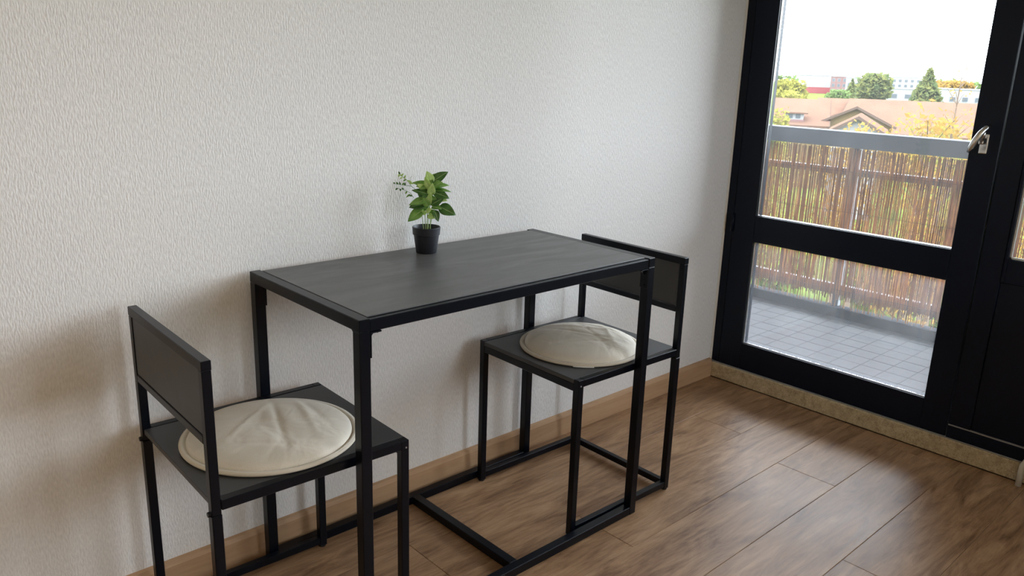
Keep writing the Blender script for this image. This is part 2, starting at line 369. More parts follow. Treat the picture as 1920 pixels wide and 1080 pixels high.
for a, b in ((WY0, -2.25), (-2.32, WY1)):
    t = 0.006
    B('gasket', M_gasket, win, (FX+0.008, FX+0.014, b, a, 0.694, 0.694+t), (FX+0.008, FX+0.014, a-t, a, 0.694, 2.06), (FX+0.008, FX+0.014, b, b+t, 0.694, 2.06), bev=0.0005)
    B('pane', M_glass, win, (GX, GX+0.005, b+0.0005, a-0.0005, 0.6945, 2.0595), bev=0)

# radiator under the window, just past the right edge of the view
rad = thing('radiator', 'pale cream column radiator foot at the right edge, in front of the dark panel', 'radiator', (1.985, -1.60, 0))
def rbm(): return bmesh.new()
for k in range(12):
    y = 0.37 - k*0.066
    b = rbm(); box(b, -0.085, 0.012, y-0.021, y+0.021, 0.13, 0.60, bev=0.012, seg=3); obj('column', b, M_enamel, rad, True)
for zz in (0.15, 0.57):
    b = rbm(); tube(b, [(-0.03, 0.37, zz), (-0.03, -0.356, zz)], 0.016, 12); obj('header_pipe', b, M_enamel, rad, True)
b = rbm(); tube(b, [(0.0, 0.432, 0.0005), (0.0, 0.431, 0.07), (0.0, 0.41, 0.12), (-0.02, 0.37, 0.15)], [0.009, 0.009, 0.010, 0.012], 14); obj('foot', b, M_enamel, rad, True)
b = rbm(); tube(b, [(0.0, -0.37, 0.0005), (-0.02, -0.356, 0.15)], 0.010, 14); obj('foot', b, M_enamel, rad, True)

# ------------------------------------------------------------------ the table
X0, X1, YF, YB, H, T = 0.0253, 0.9251, -0.4926, -0.0300, 0.75, 0.0246
cx, cy = (X0+X1)/2, (YF+YB)/2
tb = thing('dining_table', 'narrow black steel framed table with charcoal board top against the wall', 'table', (cx, cy, 0))
hx, hy = (X1-X0)/2, (YB-YF)/2
def TB(name, *b, m=M_metal, bev=0.0014, label=None): return B(name, m, tb, *b, bev=bev, label=label)
for sx in (-1, 1):
    xa, xb = (-hx, -hx+T) if sx < 0 else (hx-T, hx)
    TB('end_rail', (xa, xb, -hy, hy, H-T, H))
    for sy in (-1, 1):
        ya, yb = (-hy, -hy+T) if sy < 0 else (hy-T, hy)
        TB('leg', (xa, xb, ya, yb, 0.0, H-T-0.0002))
        # rounded weld gusset between leg and end rail
        g = bmesh.new(); xi = xa+0.003, xb-0.003; yi = ya if sy > 0 else yb; s = -sy
        pts = [(yi, H-T), (yi, H-T-0.014)] + [(yi+s*(0.014-0.014*math.cos(a)), H-T-0.014+0.014*math.sin(a)) for a in (0.4, 0.8, 1.2)] + [(yi+s*0.014, H-T)]
        n_ = len(pts); poly(g, [(xi[0], *p) for p in pts]+[(xi[1], *p) for p in pts], [tuple(range(n_)), tuple(range(2*n_-1, n_-1, -1))]+[(i, (i+1) % n_, n_+(i+1) % n_, n_+i) for i in range(n_)])
        obj('gusset', g, M_metal, tb)
        # corner bracket to the long rail
        xi = xb if sx < 0 else xa; d = 1 if sx < 0 else -1; yc0, yc1 = ya+0.004, yb-0.004
        br = bmesh.new()
        zt = H-T-0.0035
        box(br, min(xi, xi+d*0.0028), max(xi, xi+d*0.0028), yc0-0.004, yc1+0.004, zt-0.052, zt, 0.0004)
        box(br, min(xi, xi+d*0.026), max(xi, xi+d*0.026), yc0-0.003, yc1+0.003, zt-0.003, zt, 0.0004)
        ym = (ya+yb)/2
        poly(br, [(xi, ym-0.001, zt-0.002), (xi+d*0.018, ym-0.001, zt-0.002), (xi, ym-0.001, zt-0.022), (xi, ym+0.001, zt-0.002), (xi+d*0.018, ym+0.001, zt-0.002), (xi, ym+0.001, zt-0.022)],
             [(0, 1, 2), (5, 4, 3), (0, 3, 4, 1), (1, 4, 5, 2), (2, 5, 3, 0)])
        bo = obj('bracket', br, M_metal, tb)
        for dz in (0.030, 0.044):
            c_ = bmesh.new(); cyl(c_, (xi+d*0.0028, ym, zt-dz), (d, 0, 0), 0.0035, 0.0022); obj('bolt', c_, M_metal, bo)
        c_ = bmesh.new(); cyl(c_, (xi+d*0.020, ym-0.006, zt-0.003), (0, 0, -1), 0.0028, 0.0025); obj('screw', c_, M_zinc, bo, label='bright zinc screw head')
TB('long_rail', (-hx+T, hx-T, -hy+0.0015, -hy+T, H-T-0.0025, H-0.0025)); TB('long_rail', (-hx+T, hx-T, hy-T, hy-0.0015, H-T-0.0025, H-0.0025))
TB('bottom_rail', (-hx+T, hx-T, -hy+0.0005, -hy+T, 0.0008, T)); TB('bottom_rail', (-hx+T, hx-T, hy-T, hy-0.0005, 0.0008, T))
TB('crossbar', (-0.014, 0.0106, -hy+T, hy-T, 0.0008, T))
TB('tabletop', (-hx+T+0.0012, hx-T-0.0012, -hy+T*0.62, hy-T*0.62, H-0.0022, H+0.0006), m=M_top, bev=0.0008, label='charcoal board with brushed marks')
TB('top_underside', (-hx+T+0.0012, hx-T-0.0012, -hy+T+0.001, hy-T-0.001, H-0.016, H-0.0024), m=M_panel, bev=0)

# ------------------------------------------------------------------ the chairs
CW, CD, HS, HB, HL, TC = 0.4214, 0.400, 0.4519, 0.7206, 0.5601, 0.0190
def make_chair():
    r = thing('dining_chair', '', 'chair', group='black chairs at the narrow table')
    u, v_ = CW/2, CD/2
    def C(name, *b, m=M_metal, bev=0.0012, label=None): return B(name, m, r, *b, bev=bev, label=label)
    zr = 0.010
    for s in (-1, 1):
        ya, yb = (-v_, -v_+TC) if s < 0 else (v_-TC, v_)
        fl = C('leg', (-u, -u+TC, ya, yb, 0.004, HS))
        rl = C('leg', (u-TC, u, ya, yb, 0.004, 0.424))
        for xx, par in ((-u+TC/2, fl), (u-TC/2, rl)):
            c_ = bmesh.new(); cyl(c_, (xx, (ya+yb)/2, 0.0045), (0, 0, -1), 0.0105, 0.0043, 16); obj('rubber_foot', c_, M_rubber, par)
        C('side_rail', (-u+TC, u-TC, ya, yb, HS-TC-0.001, HS))
        C('bottom_rail', (-u+TC, u-TC, ya+0.001, yb-0.001, zr, zr+TC))
        # screw near the top of the front leg, bolt at the foot of the back post
        ys = ya if s < 0 else yb
        c_ = bmesh.new(); cyl(c_, (-u+0.008, ys, HS-0.016), (0, s, 0), 0.0022, 0.0014); obj('screw', c_, M_zinc, fl, label='bright zinc screw head')
        c_ = bmesh.new(); cyl(c_, (u, (ya+yb)/2, 0.427), (1, 0, 0), 0.0055, 0.0045, 14); obj('bolt', c_, M_metal, rl)
        C('back_post', (u-TC+0.0008, u-0.0008, ya+0.0008, yb-0.0008, 0.4245, HB-TC))
    C('front_rail', (-u+0.001, -u+TC, -v_+TC, v_-TC, HS-0.034, HS-0.013))
    C('rear_bottom_rail', (u-TC+0.001, u-0.001, -v_+TC, v_-TC, zr, zr+TC))
    C('seat', (-u-0.0005, u-0.004, -v_+TC+0.0006, v_-TC-0.0006, HS-0.0125, HS-0.0008), m=M_panel, bev=0.001, label='charcoal board seat')
    C('top_rail', (u-TC+0.0004, u-0.0004, -v_, v_, HB-TC, HB))
    C('back_rail', (u-TC+0.0008, u-0.0008, -v_+TC, v_-TC, HL, HL+0.016))
    C('back_panel', (u-TC+0.006, u-0.0022, -v_+TC+0.0016, v_-TC-0.0010, HL+0.0176, HB-TC-0.0008), m=M_panel, bev=0.0008, label='charcoal board back panel')
    return r
def rot(a, x, y): return (x*math.cos(a)-y*math.sin(a), x*math.sin(a)+y*math.cos(a))
ch1 = make_chair(); RA = -0.0225; p = rot(RA, CW/2, CD/2)
ch1.location = (0.6879+p[0], -0.4618+p[1], 0); ch1.rotation_euler = (0, 0, RA)
ch1['label'] = 'black steel chair at the window end of the table, its seat tucked under the tabletop'
ch2 = copy_tree(ch1); LA = -0.0265; p = rot(LA, CW/2, CD/2)
ch2.location = (-0.2592+p[0], -0.4485+p[1], 0); ch2.rotation_euler = (0, 0, math.pi+LA)
ch2['label'] = 'black steel chair in the left foreground with its backrest turned to the viewer'

# ------------------------------------------------------------------ the cushions
def cushion(name, label, x, y, R, rz, folds, tagang=None, thick=0.026):
    z = HS - 0.0010
    t = thing(name, label, 'cushion', (x, y, z), rz, 'round canvas seat cushions')
    bm = bmesh.new(); n = 96; rings = []
    def h(r, a):   # r 0..1 of the inner pad
        d = (1-r**2.6)**0.55 if r < 1 else 0
        zz = thick*d
        px, py = r*math.cos(a), r*math.sin(a)
        for (ang, off, wid, amp) in folds:
            q = px*math.cos(ang)+py*math.sin(ang)-off; l = -px*math.sin(ang)+py*math.cos(ang)
            zz += amp*math.exp(-(q/wid)**2)*(1-r**4)*(0.6+0.4*math.cos(2.2*l))
        for k in range(5): zz += 0.0005*math.sin(3.1*k+px*(5+2*k)+py*(9-1.7*k))*(1-r**3)
        return zz
    NR = 30; base = 0.0095
    cen = bm.verts.new((0, 0, base+h(0, 0))); prev = None
    for i in range(1, NR+1):
        r = (i/NR); rr = r*(R-0.014)
        ring = [bm.verts.new((rr*math.cos(2*math.pi*k/n), rr*math.sin(2*math.pi*k/n), base+h(r, 2*math.pi*k/n))) for k in range(n)]
        if prev is None:
            for k in range(n): bm.faces.new((cen, ring[k], ring[(k+1) % n]))
        else:
            for k in range(n): bm.faces.new((prev[k], ring[k], ring[(k+1) % n], prev[(k+1) % n]))
        prev = ring
    for rr, zz in ((R-0.0132, base-0.0050), (R-0.0112, base-0.0050), (R-0.0095, base-0.0006), (R-0.003, base), (R-0.002, base-0.006), (R-0.03, 0.0005), (0.002, 0.0005)):
        ring = [bm.verts.new((rr*math.cos(2*math.pi*k/n), rr*math.sin(2*math.pi*k/n), zz)) for k in range(n)]
        for k in range(n): bm.faces.new((prev[k], ring[k], ring[(k+1) % n], prev[(k+1) % n]))
        prev = ring
    bm.faces.new(prev)
    obj('cover', bm, M_canvas, t, True)
    bm = bmesh.new(); m_ = 10; rg = []
    for k in range(n):
        a = 2*math.pi*k/n; rg.append([bm.verts.new(((R-0.0035+0.0042*math.cos(b_))*math.cos(a), (R-0.0035+0.0042*math.cos(b_))*math.sin(a), base-0.0042+0.0042*math.sin(b_))) for b_ in [2*math.pi*j/m_ for j in range(m_)]])
    for k in range(n):
        for j in range(m_): bm.faces.new((rg[k][j], rg[(k+1) % n][j], rg[(k+1) % n][(j+1) % m_], rg[k][(j+1) % m_]))
    obj('piping', bm, M_piping, t, True)
    if tagang is not None:
        bm = bmesh.new(); pts = []
        for k in range(7):
            a = tagang-0.16+0.32*k/6
            for rr, zz in ((R-0.0005, 0.0025), (R+0.0028, 0.0015), (R+0.0028, 0.0028), (R-0.0005, 0.0042)): pts.append((rr*math.cos(a), rr*math.sin(a), zz))
        fs = [(0, 1, 2, 3), (27, 26, 25, 24)]+[(4*i+j, 4*i+(j+1) % 4, 4*i+4+(j+1) % 4, 4*i+4+j) for i in range(6) for j in range(4)]
        poly(bm, pts, fs); obj('sewn_tag', bm, M_tag, t, label='white sewn tag')
    return t
cushion('seat_cushion', 'round cream canvas cushion on the left foreground chair, behind its backrest', -0.052, -0.262, 0.181, 0.0,
        [(-0.35, 0.10, 0.04, -0.0030), (1.15, 0.05, 0.035, -0.0026), (-0.25, 0.48, 0.05, 0.0026), (-0.1, 0.62, 0.04, -0.0024), (0.9, -0.55, 0.03, -0.0016), (-0.9, -0.3, 0.03, 0.0014)], thick=0.023)
cushion('seat_cushion', 'round cream canvas cushion with white tag on the window-side chair', 0.893, -0.277, 0.175, 0.0,
        [(1.0, -0.40, 0.035, -0.0040), (0.6, 0.35, 0.05, 0.0032), (0.2, 0.55, 0.04, -0.0034), (-0.4, 0.2, 0.045, -0.0026), (-0.6, 0.5, 0.05, 0.003), (0.4, 0.02, 0.05, -0.0022), (-0.2, 0.7, 0.03, 0.0024)], tagang=-2.35, thick=0.032)

# ------------------------------------------------------------------ the plant
PX, PY, PZ = 0.470, -0.105, H+0.0007
pl = thing('potted_plant', 'small leafy green plant in a black plastic pot on the table by the wall', 'plant', (PX, PY, PZ))
bm = bmesh.new(); n = 48
prof = [(0.0, 0.0), (0.0255, 0.0), (0.0265, 0.0015), (0.0325, 0.046), (0.0348, 0.0475), (0.0362, 0.066), (0.0350, 0.0675), (0.0338, 0.066), (0.0322, 0.050), (0.030, 0.040), (0.0, 0.040)]
lathe(bm, [(max(r, 0.0001), z) for r, z in prof], n); obj('pot', bm, M_pot, pl, True).data.polygons.foreach_set
for o_ in [c for c in pl.children if c.name.startswith('pot')]:
    md = o_.modifiers.new('edge', 'EDGE_SPLIT'); md.split_angle = 0.6
bm = bmesh.new(); rg = lathe(bm, [(0.0001, 0.056), (0.012, 0.0555), (0.024, 0.0545), (0.0326, 0.054)], 32)
for ring in rg[1:3]:
    for vv in ring: vv.co.z += random.uniform(-0.0015, 0.0015)
obj('soil', bm, M_soil, pl, True)
# world directions used to spread the foliage: A runs along the wall side, D away from the room
A_ = Vector((0.736, -0.676, 0)); D_ = Vector((0.676, 0.736, 0)); Z_ = Vector((0, 0, 1))
def W3(a, d, z): return A_*a + D_*d + Z_*z
MM = 0.00137
def leaf(base, tip, width, side, m, curl=0.15, parent=pl, vein=True):
    # ovate blade: side = vector the blade's face turns to
    base, tip = Vector(base), Vector(tip); L = (tip-base); ln = L.length; t = L/ln
    nrm = Vector(side); nrm = (nrm - t*nrm.dot(t)).normalized(); s = t.cross(nrm)
    bm = bmesh.new(); NU = 9; rows = []
    for i in range(NU):
        u_ = i/(NU-1); wv = width*0.5*(math.sin(math.pi*min(1, u_**0.72)))**0.85 if 0 < i < NU-1 else 0.0004
        c = base + t*(ln*u_) - nrm*(curl*ln*(u_-0.15)**2)
        rows.append([bm.verts.new(c + s*(wv*k) + nrm*(abs(k)*wv*0.28 - (0.06*wv if abs(k) == 0.5 else 0))) for k in (-1, -0.5, 0, 0.5, 1)])
    for r0, r1 in zip(rows, rows[1:]):
        for j in range(4): bm.faces.new((r0[j], r0[j+1], r1[j+1], r1[j]))
    o = obj('leaf', bm, m, parent, True)
    sm = o.modifiers.new('thickness', 'SOLIDIFY'); sm.thickness = 0.0005
    if vein and ln > 0.022:
        bm = bmesh.new(); pts = [base + t*(ln*k) - nrm*(curl*ln*(k-0.15)**2) + nrm*0.0003 for k in (0, 0.25, 0.5, 0.75, 0.93)]
        tube(bm, pts, [0.0008, 0.0007, 0.0006, 0.0004, 0.0002], 5); obj('midrib', bm, M_vein, o, True)
def P(px, py, d):   # millimetre sketch of the real plant seen side on: 0,0 is the middle of the pot rim
    return W3((px-795)*MM, d, 0.066 + (431-py)*MM*1.03)
stems = [((798, 434), (800, 400), (806, 372), 0.0), ((793, 434), (792, 402), (788, 372), 0.004), ((801, 433), (806, 405), (816, 385), 0.008),
         ((796, 434), (797, 398), (800, 350), 0.002), ((790, 433), (787, 408), (783, 396), -0.006), ((803, 434), (803, 410), (810, 398), -0.008)]
for a, b, c, d in stems:
    bm = bmesh.new(); tube(bm, [P(a[0], a[1], d)-Z_*0.012, P(a[0], a[1], d), P(b[0], b[1], d), P(c[0], c[1], d*2)], [0.0011, 0.0011, 0.0010, 0.0007], 6); obj('stem', bm, M_stem, pl, True)
F = -D_   # towards the room
LV = [ # base px, tip px, depths, width mm-ish, face vector, material
 ((806, 349), (833, 330), 0.005, 0.012, 0.021, F+Z_*0.5, M_leafd),
 ((807, 358), (836, 352), 0.0, 0.008, 0.017, F*0.6+Z_, M_leafm),
 ((806, 363), (841, 361), -0.006, -0.01, 0.015, F*0.4+Z_, M_leafm),
 ((808, 366), (838, 374), -0.010, -0.018, 0.022, F+Z_*0.7, M_leafd),
 ((818, 376), (834, 380), -0.008, -0.016, 0.012, F+Z_*0.3, M_leafl),
 ((818, 392), (850, 404), -0.006, -0.016, 0.027, F+Z_*0.5+A_*0.1, M_leafd),
 ((790, 398), (762, 417), -0.012, -0.026, 0.025, F+Z_*0.5-A_*0.2, M_leafm),
 ((794, 388), (765, 392), -0.010, -0.022, 0.022, F*1.0+Z_*0.6, M_leafd),
 ((796, 380), (765, 386), -0.014, -0.028, 0.021, F*0.8+Z_, M_leafm),
 ((806, 372), (771, 360), -0.012, -0.022, 0.019, F*0.8+Z_*0.8, M_leafd),
 ((804, 352), (796, 330), 0.0, 0.004, 0.020, F+A_*0.5, M_leafl),
 ((800, 356), (770, 349), 0.002, -0.004, 0.016, F*0.8+Z_*0.7, M_leafm),
 ((810, 398), (819, 417), -0.010, -0.020, 0.016, F+A_*0.4, M_leafd),
 ((804, 362), (792, 340), -0.010, -0.018, 0.017, F-A_*0.5, M_leafl),
 ((803, 372), (808, 350), -0.012, -0.024, 0.018, F+A_*0.2, M_leafl),
 ((800, 388), (804, 366), -0.014, -0.028, 0.015, F-A_*0.3, M_leafl),
 ((800, 392), (790, 375), -0.016, -0.022, 0.016, F-A_*0.2+Z_*0.4, M_leafm),
 ((806, 388), (828, 374), -0.012, -0.020, 0.018, F+Z_*0.4, M_leafd),
 ((806, 392), (824, 392), -0.014, -0.028, 0.018, F*0.7+Z_, M_leafm),
 ((796, 402), (806, 394), -0.014, -0.026, 0.011, F+Z_*0.5, M_leafl),
 ((798, 408), (812, 411), -0.012, -0.022, 0.012, F+Z_*0.3, M_leafl),
 ((795, 406), (788, 399), -0.012, -0.020, 0.010, F, M_leafl),
 ((802, 400), (815, 407), -0.010, -0.016, 0.013, F+Z_*0.2, M_leafm),
 ((802, 352), (818, 334), 0.012, 0.022, 0.020, F+Z_*0.2, M_leafm),
 ((800, 372), (820, 345), 0.016, 0.03, 0.022, F+Z_*0.2, M_leafm),
 ((796, 378), (775, 370), 0.014, 0.026, 0.020, F+Z_*0.3, M_leafd),
 ((800, 390), (822, 384), 0.014, 0.028, 0.020, F+Z_*0.4, M_leafd),
 ((796, 392), (778, 398), 0.012, 0.024, 0.020, F+Z_*0.4, M_leafd),
 ((801, 368), (797, 346), 0.006, 0.014, 0.020, F, M_leafm),
 ((798, 366), (780, 352), -0.002, -0.014, 0.016, F+Z_*0.5, M_leafl),
 ((806, 358), (824, 346), -0.010, -0.02, 0.014, F+Z_*0.6, M_leafm),
]
for b_, t_, d0, d1, wd, fc, m_ in LV:
    leaf(P(*b_, d0), P(*t_, d1), wd*1.18, fc, m_, 0.18)
fr_ = random.Random(21)
for k in range(22):   # smaller leaves filling the middle of the tuft
    bx = 802+fr_.uniform(-9, 10); by = fr_.uniform(350, 396); a = fr_.uniform(-0.5, 3.6); L = fr_.uniform(11, 20)
    leaf(P(bx, by, fr_.uniform(-0.01, 0.012)), P(bx+L*math.cos(a), by-L*math.sin(a)*0.75, fr_.uniform(-0.028, 0.026)), fr_.uniform(0.012, 0.019), F+Z_*fr_.uniform(0.2, 1.0)+A_*fr_.uniform(-0.5, 0.5),
         fr_.choice([M_leafm, M_leafm, M_leafl, M_leafd]), 0.2)
# the thin side sprig
sp = bmesh.new()
tube(sp, [P(797, 395, 0), P(782, 368, -0.006), P(768, 357, -0.008), P(752, 355, -0.010), P(738, 353, -0.010)], [0.0008, 0.0007, 0.0006, 0.0005, 0.0004], 6)
tube(sp, [P(768, 357, -0.008), P(760, 346, -0.010), P(750, 339, -0.012), P(747, 335, -0.012)], [0.0006, 0.0005, 0.0004, 0.0003], 6)
tube(sp, [P(772, 378, -0.006), P(766, 369, -0.008), P(756, 364, -0.010), P(741, 361, -0.01)], [0.0006, 0.0005, 0.0004, 0.0003], 6)
tube(sp, [P(766, 350, -0.010), P(766, 342, -0.010), P(770, 338, -0.010)], [0.0004, 0.0004, 0.0003], 5)
spr = obj('sprig', sp, M_leafd, pl, True, label='thin twig with tiny leaflets')
for (bx_, by_, tx_, ty_, m_) in [(738, 353, 735, 351, M_leafd), (744, 354, 740, 350, M_leafd), (748, 355, 746, 349, M_leafd), (752, 355, 755, 350, M_leafm), (756, 356, 757, 350, M_leafd), (754, 363, 750, 360, M_leafd),
    (743, 361, 739, 364, M_leafd), (748, 362, 748, 366, M_leafd), (760, 366, 757, 371, M_leafm), (766, 371, 758, 377, M_leafm), (747, 336, 744, 341, M_leafl), (747, 336, 745, 331, M_leafd), (750, 339, 754, 334, M_leafl),
    (752, 341, 747, 344, M_leafl), (755, 343, 758, 337, M_leafl), (758, 345, 753, 348, M_leafm), (760, 347, 769, 349, M_leafl), (764, 351, 772, 352, M_leafl), (750, 338, 743, 337, M_leafl), (770, 374, 762, 373, M_leafd)]:
    leaf(P(bx_, by_, -0.010), P(tx_, ty_, -0.012), 0.0045, F+Z_*0.3, m_, 0.1, spr, False)

# ------------------------------------------------------------------ the balcony
BZ = -0.035
slab = B('floor_balcony', M_grout, None, (2.135, 3.456, -5, 3.5, -0.25, BZ-0.0012), bev=0, kind='structure')
TS = 0.105; tile_me = None
bm = bmesh.new(); box(bm, 0, TS-0.0025, 0, TS-0.0025, -0.003, 0, bev=0.0004); tile_me = bpy.data.meshes.new('tile'); bm.to_mesh(tile_me); bm.free(); tile_me.materials.append(M_tile)
for i in range(12):
    for j in range(-12, 12):
        o = bpy.data.objects.new('tile', tile_me); COL.objects.link(o); o.parent = slab; o.location = (2.137+i*TS, j*TS, BZ+random.uniform(-0.0003, 0.0003))
M_kerb = varied('kerb_concrete', (0.035, 0.036, 0.040), (0.045, 0.046, 0.050), 3, 0.95); bsdf(M_kerb).inputs['Specular IOR Level'].default_value = 0.0
B('trim_9', M_kerb, None, (3.385, 3.457, -5, 3.5, BZ-0.003, 0.018), bev=0.004, kind='structure')
B('ceiling_balcony', M_concrete, None, (XW+0.13, 3.5, -5, 3.5, 2.56, 2.74), bev=0, kind='structure')
B('wall_outer', M_concrete, None, (XW+0.05, XW+0.125, 0.21, 3.5, -8, 2.55), (XW+0.05, XW+0.125, -5, RY0-0.13, -8, 2.55), (RX0-0.2, XW+0.12, RY0-0.12, 3.5, 2.82, 9), (RX0-0.2, XW+0.12, RY0-0.12, 3.5, -8, -0.31), (XW+0.126, 3.5, 3.3, 3.5, -8, 9), bev=0, kind='structure')  # last box: unseen end divider, added to keep sun off the balcony
rl = thing('balcony_railing', 'grey balcony railing with a broad flat top beam beyond the door', 'railing', (3.42, -0.5, 0.018))
B('top_beam', M_rail, rl, (-0.035, 0.035, -4.4, 3.9, 0.852, 0.934), bev=0.003, label='broad pale grey top beam')
B('middle_rail', M_rail, rl, (0.0, 0.03, -4.4, 3.9, 0.708, 0.743), bev=0.002)
B('lower_rail', M_rail, rl, (0.0, 0.03, -4.4, 3.9, 0.062, 0.118), bev=0.002)
for y in (-3.9, -2.95, -2.0, -1.05, -0.10+0.0, 0.62+0.0, 1.7, 2.65, 3.6):
    B('post', M_rail, rl, (-0.005, 0.035, y, y+0.034, 0.0, 0.852), bev=0.002)
# reed screen tied to the inside of the rails
sc = thing('reed_screen', 'brown reed privacy screen tied along the balcony railing', 'screen', (3.378, -0.6, 0.0))
bm = bmesh.new(); y = -2.2
rs = random.Random(3)
while y < 1.9:
    r = rs.uniform(0.0016, 0.0028)
    if rs.random() > 0.06:
        x = rs.uniform(-0.005, 0.005); z1_ = 0.868 + rs.uniform(-0.01, 0.004); z0_ = rs.uniform(0.021, 0.03) if rs.random() < 0.25 else rs.uniform(0.06, 0.10); dx = rs.uniform(-0.006, 0.006)
        k4 = [(r*math.cos(a), r*math.sin(a)) for a in (0.4, 2.5, 4.6)]
        poly(bm, [(x+a, y+b_, z0_) for a, b_ in k4]+[(x+a, y+b_+dx, z1_) for a, b_ in k4], [(0, 1, 4, 3), (1, 2, 5, 4), (2, 0, 3, 5), (2, 1, 0), (3, 4, 5)])
    y += rs.uniform(0.0018, 0.0046)
obj('reed', bm, M_reed, sc, kind='stuff')
for z in (0.12, 0.33, 0.54, 0.75):
    bm = bmesh.new(); tube(bm, [(-0.009, -2.2, z), (-0.009, 1.9, z)], 0.0010, 5); obj('wire', bm, M_wire, sc)

# ------------------------------------------------------------------ beyond the balcony
GZ = -8.0
B('ground', M_grass, None, (-900, 1400, -900, 900, GZ-1, GZ), bev=0, kind='structure')

def crown(bm, c, r, n, ls, seed, shape='round'):
    rr = random.Random(seed)
    for _ in range(n):
        while True:
            p = Vector((rr.uniform(-1, 1), rr.uniform(-1, 1), rr.uniform(-1, 1)))
            if p.length < 1: break
        if shape == 'cone':
            k = (1-(p.z+1)/2)*1.1+0.05; p.x *= k; p.y *= k
        else:
            p = p.normalized()*(p.length**0.45)
            p *= 0.82+0.22*math.sin(5*p.x+seed)*math.cos(4*p.y+2*p.z+seed)
        q = Vector((c[0]+p.x*r[0], c[1]+p.y*r[1], c[2]+p.z*r[2]))
        a = Vector((rr.uniform(-1, 1), rr.uniform(-1, 1), rr.uniform(-1, 1))).normalized(); b = a.orthogonal().normalized(); s = ls*rr.uniform(0.6, 1.3)
        poly(bm, [q-a*s, q+b*s*0.6, q+a*s, q-b*s*0.6], [(0, 1, 2, 3)])
def tree(label, x, y, top, rad, m, n=900, ls=0.3, shape='round', low=None, seed=1, group=None, cat='tree', name='tree'):
    t = thing(name, label, cat, (x, y, GZ), 0, group)
    h = top-GZ; lo = (low-GZ) if low is not None else h*0.25
    bm = bmesh.new(); crown(bm, (0, 0, (lo+h)/2), (rad, rad, (h-lo)/2), n, ls, seed, shape)
    obj('crown', bm, m, t, kind='stuff')
    bm = bmesh.new(); tube(bm, [(0, 0, 0), (0.05*rad, 0, lo), (0, 0.03*rad, h*0.9)], [0.05*rad+0.08, 0.04*rad+0.06, 0.03], 7); obj('trunk', bm, M_bark, t, True)
    return t
tree('broad grey-green conifer rising past the flat white roofs', 136.7, 58.5, 2.6, 3.1, M_fconif, 1500, 0.55, 'round', -3.2, 11)
tree('tall pointed yellow-green conifer right of the broad one', 120.9, 44.1, 3.0, 3.0, M_fconif, 1500, 0.5, 'cone', -4.5, 12)
tree('small slim conifer in front of the red brick block', 253, 116.6, 1.2, 2.6, M_fconif, 500, 0.5, 'cone', -6, 13)
tree('dark bush-shaped tree at the foot of the red brick block', 179.4, 85.2, -0.9, 3.2, M_fgreen, 600, 0.5, 'round', -6, 14)
tree('bright yellow-green tree beside the left edge of the glass', 138.5, 77.0, 1.2, 3.0, M_fyel, 900, 0.5, 'round', -6, 15)
tree('yellow-green tree touching the large white block', 148.6, 79.0, 0.9, 2.8, M_fyel, 900, 0.5, 'round', -6, 16)
tree('golden autumn tree above the left end of the brown roof', 104.4, 56.6, -0.1, 3.4, M_fyel, 900, 0.45, 'round', -6, 17)
tree('green tree close behind the left end of the railing', 38.4, 21.2, -0.35, 1.1, M_fgreen, 900, 0.16, 'round', -5, 18)
tree('yellowing tree left of the bay window', 46.0, 24.6, -0.35, 1.2, M_fyel, 900, 0.17, 'round', -5, 19)
for i, (x, y, tp, r_) in enumerate([(330, 112, 2.2, 6.5), (332, 98, 2.0, 6.5), (357, 129, 2.0, 7), (348, 82, 2.3, 7)]):
    tree(['orange autumn tree behind the low white hall, in line with the bare tree', 'orange autumn tree at the right edge of the glass, beyond the white hall', 'orange autumn tree just right of the pointed conifer, far off', 'orange tree hidden partly by the door stile, beyond the white hall'][i], x, y, tp, r_, M_forange, 700, 1.1, 'round', -6, 30+i, 'far orange trees')
SH = [(23.1, 8.6, -0.25, 1.3, 'o'), (26.6, 8.2, -0.05, 0.9, 'y'), (17.1, 4.8, 0.45, 0.9, 'o'), (22.0, 5.9, -0.2, 1.2, 'y'), (26.6, 10.7, -1.0, 1.5, 'o'), (24.9, 6.15, 0.1, 0.7, 'o'), (20.5, 3.4, -0.3, 1.6, 'o'), (24.0, 12.4, -1.6, 1.5, 'y')]
SHL = ['orange-leaved thin tree just over the railing beam, right of the white gable', 'yellow-leaved thin tree in front of the long brown roof', 'orange-leaved thin tree below the pointed conifer', 'yellow-leaved thin tree at the foot of the bare tree',
       'orange-leaved thin tree below the white gable', 'orange-leaved thin tree against the right end of the long brown roof', 'orange-leaved thin tree seen beside the door handle', 'yellow-leaved thin tree behind the left part of the reed screen']
